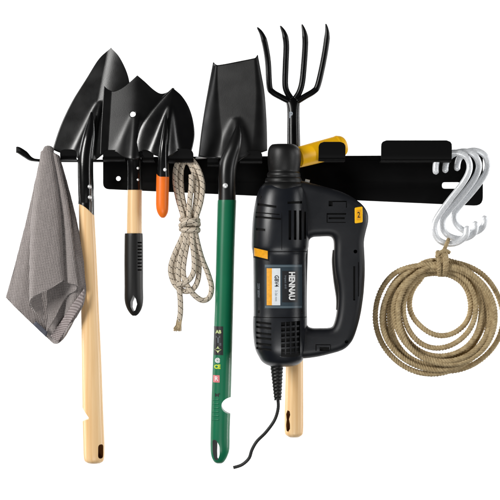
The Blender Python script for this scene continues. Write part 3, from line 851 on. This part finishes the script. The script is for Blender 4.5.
# rubber nose boot
BT = [(282, 284, 146.4), (277, 289, 146.2), (274.4, 291.2, 145.2), (273.2, 292.6, 144.4), (271.6, 294.8, 144.8), (269.6, 297.6, 146.8), (268.2, 300, 150), (267.6, 301.2, 155), (267.7, 301, 161), (268.1, 300, 167), (268.6, 299.2, 171.0), (268.2, 299.4, 172.4), (267.2, 300.2, 173.4),
      (267.0, 300.6, 176), (267.4, 300.4, 177.4), (265.6, 301.4, 178.6), (264.9, 302.4, 181.5), (265.2, 302.4, 182.6), (263.2, 303.6, 184.2), (261.6, 304.8, 187), (261, 305, 190)]
bt = [((a+b)/2, y, 33, (b-a)/2, (b-a)/2) for a, b, y in BT]
dr.part('nose_boot', loft(cr(bt, 3), 48), M['rubber'], angle=70)
# side handle, resting in the rack behind the small front hook
yh = [(297.5, 157.2, 24, 9.5), (299, 156.8, 23, 10.3), (312, 153, 16, 10.8), (326, 149, 9, 11.1), (339, 145.2, 3, 11.2), (343.4, 144, 1.2, 10.4), (346.2, 143.2, 0, 8), (347.6, 142.8, -.4, 4.6), (348, 142.7, -.5, 1)]
sh_ = dr.part('side_handle', sweep(cr(yh, 6), 40), M['yellow'])
dr.part('end_cap_ring', sweep(cr([(338.6, 145.3, 3.1, 11.35), (339.6, 145.0, 2.8, 11.6), (340.6, 144.75, 2.5, 11.35)], 3), 40), M['yellow'], parent=sh_)
dr.part('print', text_mesh('A6 MB', 313.2, 153.9, 3.2, R(15), lambda x, y: 16 - (x-312)*0.5 + 10.7, .9, 1, .12), M['ink'], parent=sh_)
dr.part('clamp_bolt', sweep([(305, 182.4, 20, 4.0), (309.5, 183.4, 20, 4.0)], 16), M['paper'])

# D handle
outer = [(296, 180.5), (304, 181.5), (312, 183.6), (325, 187), (338, 190.8), (348, 195), (356, 200), (363, 206), (367.5, 214), (367.8, 222), (365.4, 232), (363.6, 242), (364.2, 256), (364.6, 270), (364, 284), (362.6, 299), (359.4, 318), (354.4, 335), (349.6, 343.6), (342, 349.8), (328, 354), (314, 357), (300, 357.6), (295, 350), (296, 240)]
outer = cr(outer, 3)[:-1]; outer = [(p[0], p[1]) for p in outer]
inner = [(308, 246), (309.2, 240), (313, 237.2), (320, 236.6), (329.5, 236.4), (333, 238.6), (334.2, 244), (334, 256), (334.6, 270), (337.2, 286), (338, 298), (337, 312), (334.6, 323), (331, 327.8), (320, 328.4), (312, 328.2), (307.4, 325.4), (306.8, 318), (306.8, 286)]
inner = [(p[0], p[1]) for p in cr(inner + inner[:1], 3)[:-1]]
HD = 30
hdl = dr.part('rear_handle', slab([outer, inner], HD, 15, 8.0, 6), M['grip'], angle=60)
F0 = HD + 15
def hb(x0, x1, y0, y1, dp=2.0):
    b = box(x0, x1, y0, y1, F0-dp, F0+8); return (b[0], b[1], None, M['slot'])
def poly(pts, dp=1.2):
    b = slab([pts], F0 + 6 - dp/1, 6, 0.0); return (b[0], b[1], None, M['slot'])
cut(hdl, dr, [hb(328, 346, 201.2, 202.4), hb(328, 332, 202.0, 206.6, 2.6), hb(345.2, 346.2, 202.6, 208, 1), hb(326, 345.4, 213.4, 215.0), hb(328, 344, 217.4, 219.4), hb(326, 327, 215.2, 222, 1),
              hb(326, 345, 222.2, 223.0, 1), hb(352.4, 354.4, 266, 300, 1.8), hb(357.2, 358.2, 262, 296, 1.4)]
    + [(c[0], c[1], None, M['slot']) for c in [slab([circ(345.8, 341, 1.8, 16)], F0, 5), slab([circ(354.6, 251.5, 1.9, 16)], F0, 7)]]
    + [hb(315, 330, 343.6, 344.4, 1.2), hb(315, 316, 344.6, 350, 1.2), hb(319, 328.6, 346.4, 350.2, 3), hb(329.6, 330.4, 344.6, 349, 1.2)])
# switch bar along the inside of the grip
tgz = cr([(334.6, 250, HD, 2.0, 6.5), (334.4, 262, HD, 2.6, 7), (336, 280, HD, 2.6, 7), (338.4, 298, HD, 2.4, 7), (337.6, 310, HD, 1.6, 6)], 6)
dr.part('trigger', sweep(tgz, 20), M['rubber'])
kb = dr.part('lock_button', slab([rounded([(353.8, 208), (361.6, 206.8), (361.8, 222.6), (353.9, 223.8)], 1.4)], F0-1.6, 2.6, 0.5), M['yellow'])
dr.part('print', slab([rounded([(355.6, 210.4), (359.8, 209.6), (359.8, 219.8), (355.6, 220.6)], 1), rounded([(356.6, 212.4), (358.8, 212), (358.8, 215.2), (356.6, 215.8)], .6)], F0+1.1, .18), M['amber'], parent=kb)
dr.part('print', text_mesh('2', 357.8, 215.4, 8, 0, lambda x, y: F0+1.3, .12, .7, .1), M['ink'], parent=kb)
# amber button wrapped round the left of the shell
amb = decal(254.0, 267.4, 249.4, 257.4, f_body, .9, 14, 6, skew=3.2)
dr.part('mode_button', amb, M['amber'])
dr.part('button_frame', decal(253.4, 268.6, 247.8, 259.2, f_body, .5, 14, 6, skew=3.2), M['slot'])
# rating plate with stickers
pl = dr.part('rating_plate', decal(264.4, 301.6, 264.2, 307.6, f_body, .45, 24, 10), M['panel'])
dr.part('bevel_strip', decal(264.8, 301.2, 264.8, 266.8, f_body, .9, 24, 2), M['grey_dark'], parent=pl)
dr.part('bevel_strip', decal(264.8, 301.2, 305.2, 307, f_body, .9, 24, 2), M['grey_dark'], parent=pl)
dr.part('sticker', decal(266.4, 271.6, 268, 304.4, f_body, .8, 6, 8), M['amber'], parent=pl)
st = dr.part('sticker', decal(271.6, 279.8, 268, 304.4, f_body, .8, 8, 8), M['paper'], parent=pl)
dr.part('sticker', decal(281.6, 296.8, 270.6, 301.4, f_body, .8, 12, 8), M['ink'], parent=pl)
dr.part('print', text_mesh('GBV4', 276, 280.5, 5.6, R(-90), f_body, 1.05, .85, .1), M['ink'], parent=pl)
dr.part('print', join(text_mesh('2-26 mm', 275.6, 295, 3.0, R(-90), f_body, 1.05, 1.0)), M['grey_ink'], parent=pl)
dr.part('print', text_mesh('HENNAU', 291.0, 285.4, 8.2, R(-90), f_body, 1.05, .82, .32), M['white_ink'], parent=pl)
dr.part('print', join(text_mesh('impact drill', 285.0, 281.5, 2.9, R(-90), f_body, 1.05, 1.0)), M['grey_ink'], parent=pl)
dr.part('print', join(text_mesh('220V 800W', 258.4, 290, 3.2, R(-90), f_body, .4, .9)), M['grey_ink'])
# cable
rel = []
for k in range(34):
    t = k/33; y = 362 + 38*t; r = 6.6 - 3.2*t + (0.5 if (k % 3 == 0) else -.15)
    rel.append((276.6 + 1.2*t, y, DC, r, r))
dr.part('strain_relief', sweep(rel, 24), M['rubber'])
cb = resample(cr([(277.8, 398, DC), (278.2, 408, DC), (274.6, 420, DC), (266, 432, DC+1), (257, 441, DC+2), (252, 449.5, DC+2), (249, 458, DC+2), (242, 464.6, DC+1), (233.5, 467.6, DC)], 10), 1.2)[0]
dr.part('power_cord', sweep([p + (1.55 + .12*(i % 2), 1.5) for i, p in enumerate(cb)], 14), M['rubber'])

# ------------------------------------------------------------------ S HOOKS
hk = [
    ([(436.2, 174.5), (435.6, 168), (437, 160.5), (442.5, 155.2), (451, 152.9), (459.5, 153.2), (466.5, 157.2), (469.6, 165), (468, 174), (461.5, 185), (450, 199.5), (440, 213), (434.6, 223), (434.6, 233), (439.5, 240.6), (449, 243.8), (458.5, 242), (465.4, 236), (467, 229.5), (465.6, 226)],
     'leftmost and frontmost of three galvanised S-hooks, the one the tan rope coil hangs from', 8),
    ([(445.6, 173), (445.4, 167.5), (447.2, 160), (452.5, 154.6), (460, 151.8), (468, 152), (475, 156), (478.8, 164), (477.4, 173), (471, 184), (460, 198), (449, 210.5), (443, 219), (442.6, 227.5), (447, 234.6), (455.5, 238.4), (465, 238.4), (472.6, 234.5), (475.6, 228), (474.6, 221)],
     'middle one of three galvanised S-hooks', 0),
    ([(457.4, 171), (457.2, 166), (459, 159), (464, 153.8), (470, 151), (477.6, 151.2), (484.6, 155.4), (487.8, 163.5), (486.2, 172), (480, 182), (470, 194.5), (459.5, 206), (454.6, 213.5), (455, 221), (459.4, 227.6), (467, 232), (475, 232.2), (481.4, 228.6), (484.8, 222), (483.6, 215.5)],
     'rightmost and rearmost of three galvanised S-hooks, with the smallest lower bend', -8)]
for pts, lab, d in hk:
    t_ = Thing('s_hook', lab, 'hook', pts[6], d, 'galvanised S-hooks at the right end of the rack')
    P = resample(cr([p + (d,) for p in pts], 6), 1.0)[0]; n = len(P); eg = lambda i: sqrt(max(.03, 1-(1-min(1, min(i, n-1-i)/3.0))**2))
    t_.part('hook_rod', sweep([p + (3.15*eg(i), 2.9*eg(i)) for i, p in enumerate(P)], 24, expo=2.2), M['zinc'], angle=180)

# ------------------------------------------------------------------ TAN ROPE COIL
cl = Thing('rope_coil', 'round coil of twisted tan jute rope tied at the top, hanging from an S-hook', 'rope', (440, 250), 14)
loops = [ # left, right, top, bottom, depth
    (376.6, 487, 260, 374, 12), (381.5, 492.5, 264, 370.5, 18), (389.5, 485.5, 260, 365, 9), (394, 489.5, 267, 361, 20), (398.5, 482, 264, 357, 14), (404, 475.5, 270, 347, 17),
    (410, 470.8, 273.5, 336, 11), (392, 505, 261, 372, 4), (385.5, 484, 262, 368, 5), (396, 494, 265.5, 364.5, 22), (401, 487.5, 261, 359.5, 6)]
pts = []; n = 60
for i, lp in enumerate(loops):
    nx_ = loops[(i+1) % len(loops)]
    for k in range(n):
        t = k/n; a = 2*pi*t - pi/2
        # blend to the next loop only near the top, under the tie
        bl = max(0, (t-0.88)/0.12); bl = bl*bl*(3-2*bl)
        q = [a_*(1-bl)+b_*bl for a_, b_ in zip(lp, nx_)]
        cx, rx = (q[0]+q[1])/2, (q[1]-q[0])/2; cy, ry = (q[2]+q[3])/2, (q[3]-q[2])/2
        # all loops are gathered at x=441 at the top
        x = cx + rx*cos(a)*1.005 - 0.2; y = cy + ry*sin(a)
        g = exp(-((t if t < .5 else 1-t)/0.07)**2); x += (441-cx)*g*0.8
        z_ = 2*pi*(i + t)
        wob = 1.0*sin(0.37*z_ + 1) + 0.9*sin(1.63*z_) + 0.5*sin(3.41*z_ + 2) + 1.0*sin(2*a + i*2.1) + 0.35*sin(5*a + i)
        pts.append((x + wob*cos(a)*.8, y + wob*sin(a)*.5*(1-g), q[4] + 2.0*sin(2*a+i*1.7)))
P = resample(pts, 1.5)[0]
def twisted(P, R0=2.8, pitch=8.6, ns=3, seg=9, ph=0.0):
    fr_ = frames(P); ms = []; 
    for s_ in range(ns):
        Q = []; L = 0
        for i, p in enumerate(P):
            if i: L += math.dist(p[:3], P[i-1][:3])
            th = 2*pi*(s_/ns) + 2*pi*L/pitch + ph
            T, A, B = fr_[i]
            Q.append(tuple(p[q] + R0*0.54*(A[q]*cos(th)+B[q]*sin(th)) for q in range(3)) + (R0*0.52, R0*0.52))
        ms.append(sweep(Q, seg))
    return join(*ms)
cl.part('rope_loops', twisted(P), M['jute'], angle=180)
kp = []
for k in range(66):
    a = 2*pi*k/26.0 + 0.6
    kp.append((440.2 + 3.4*sin(a*0.5+1.0) + k*0.03, 263.5 - 11.2*cos(a) , 13 + 13*sin(a)))
kn2 = [twisted(resample(kp, 1.5)[0], 2.4, 8),
       twisted(resample(cr([(440, 257, 24), (443.5, 250, 19), (447, 243.5, 13.5), (449, 239.6, 8.5), (448.6, 242.5, 3), (446, 249, 2), (442, 256, 4)], 8), 1.3)[0], 2.0, 7),
       twisted(resample(cr([(449.5, 252.6, 14), (444.5, 250.4, 20), (438, 253, 24), (435.4, 257, 25)], 8), 1.3)[0], 1.9, 7)]
cl.part('tie', join(*kn2), M['jute'], angle=180)
# fuzz of loose fibres along the coil
fz = []
for k in range(420):
    p = random.choice(P); a = random.uniform(0, 2*pi); l = random.uniform(2, 5)
    q = (p[0]+2.7*cos(a), p[1]+2.7*sin(a), p[2]+random.uniform(-2, 3))
    b = a + random.uniform(-1.1, 1.1)
    fz.append(sweep([q+(.16,), (q[0]+cos(b)*l*.3, q[1]+sin(b)*l*.3, q[2]+.3, .13), (q[0]+cos(b+.4)*l*.55, q[1]+sin(b+.4)*l*.55, q[2]+.4, .07)], 4))
fzo = cl.part('loose_fibres', join(*fz), M['jute']); fzo['kind'] = 'stuff'
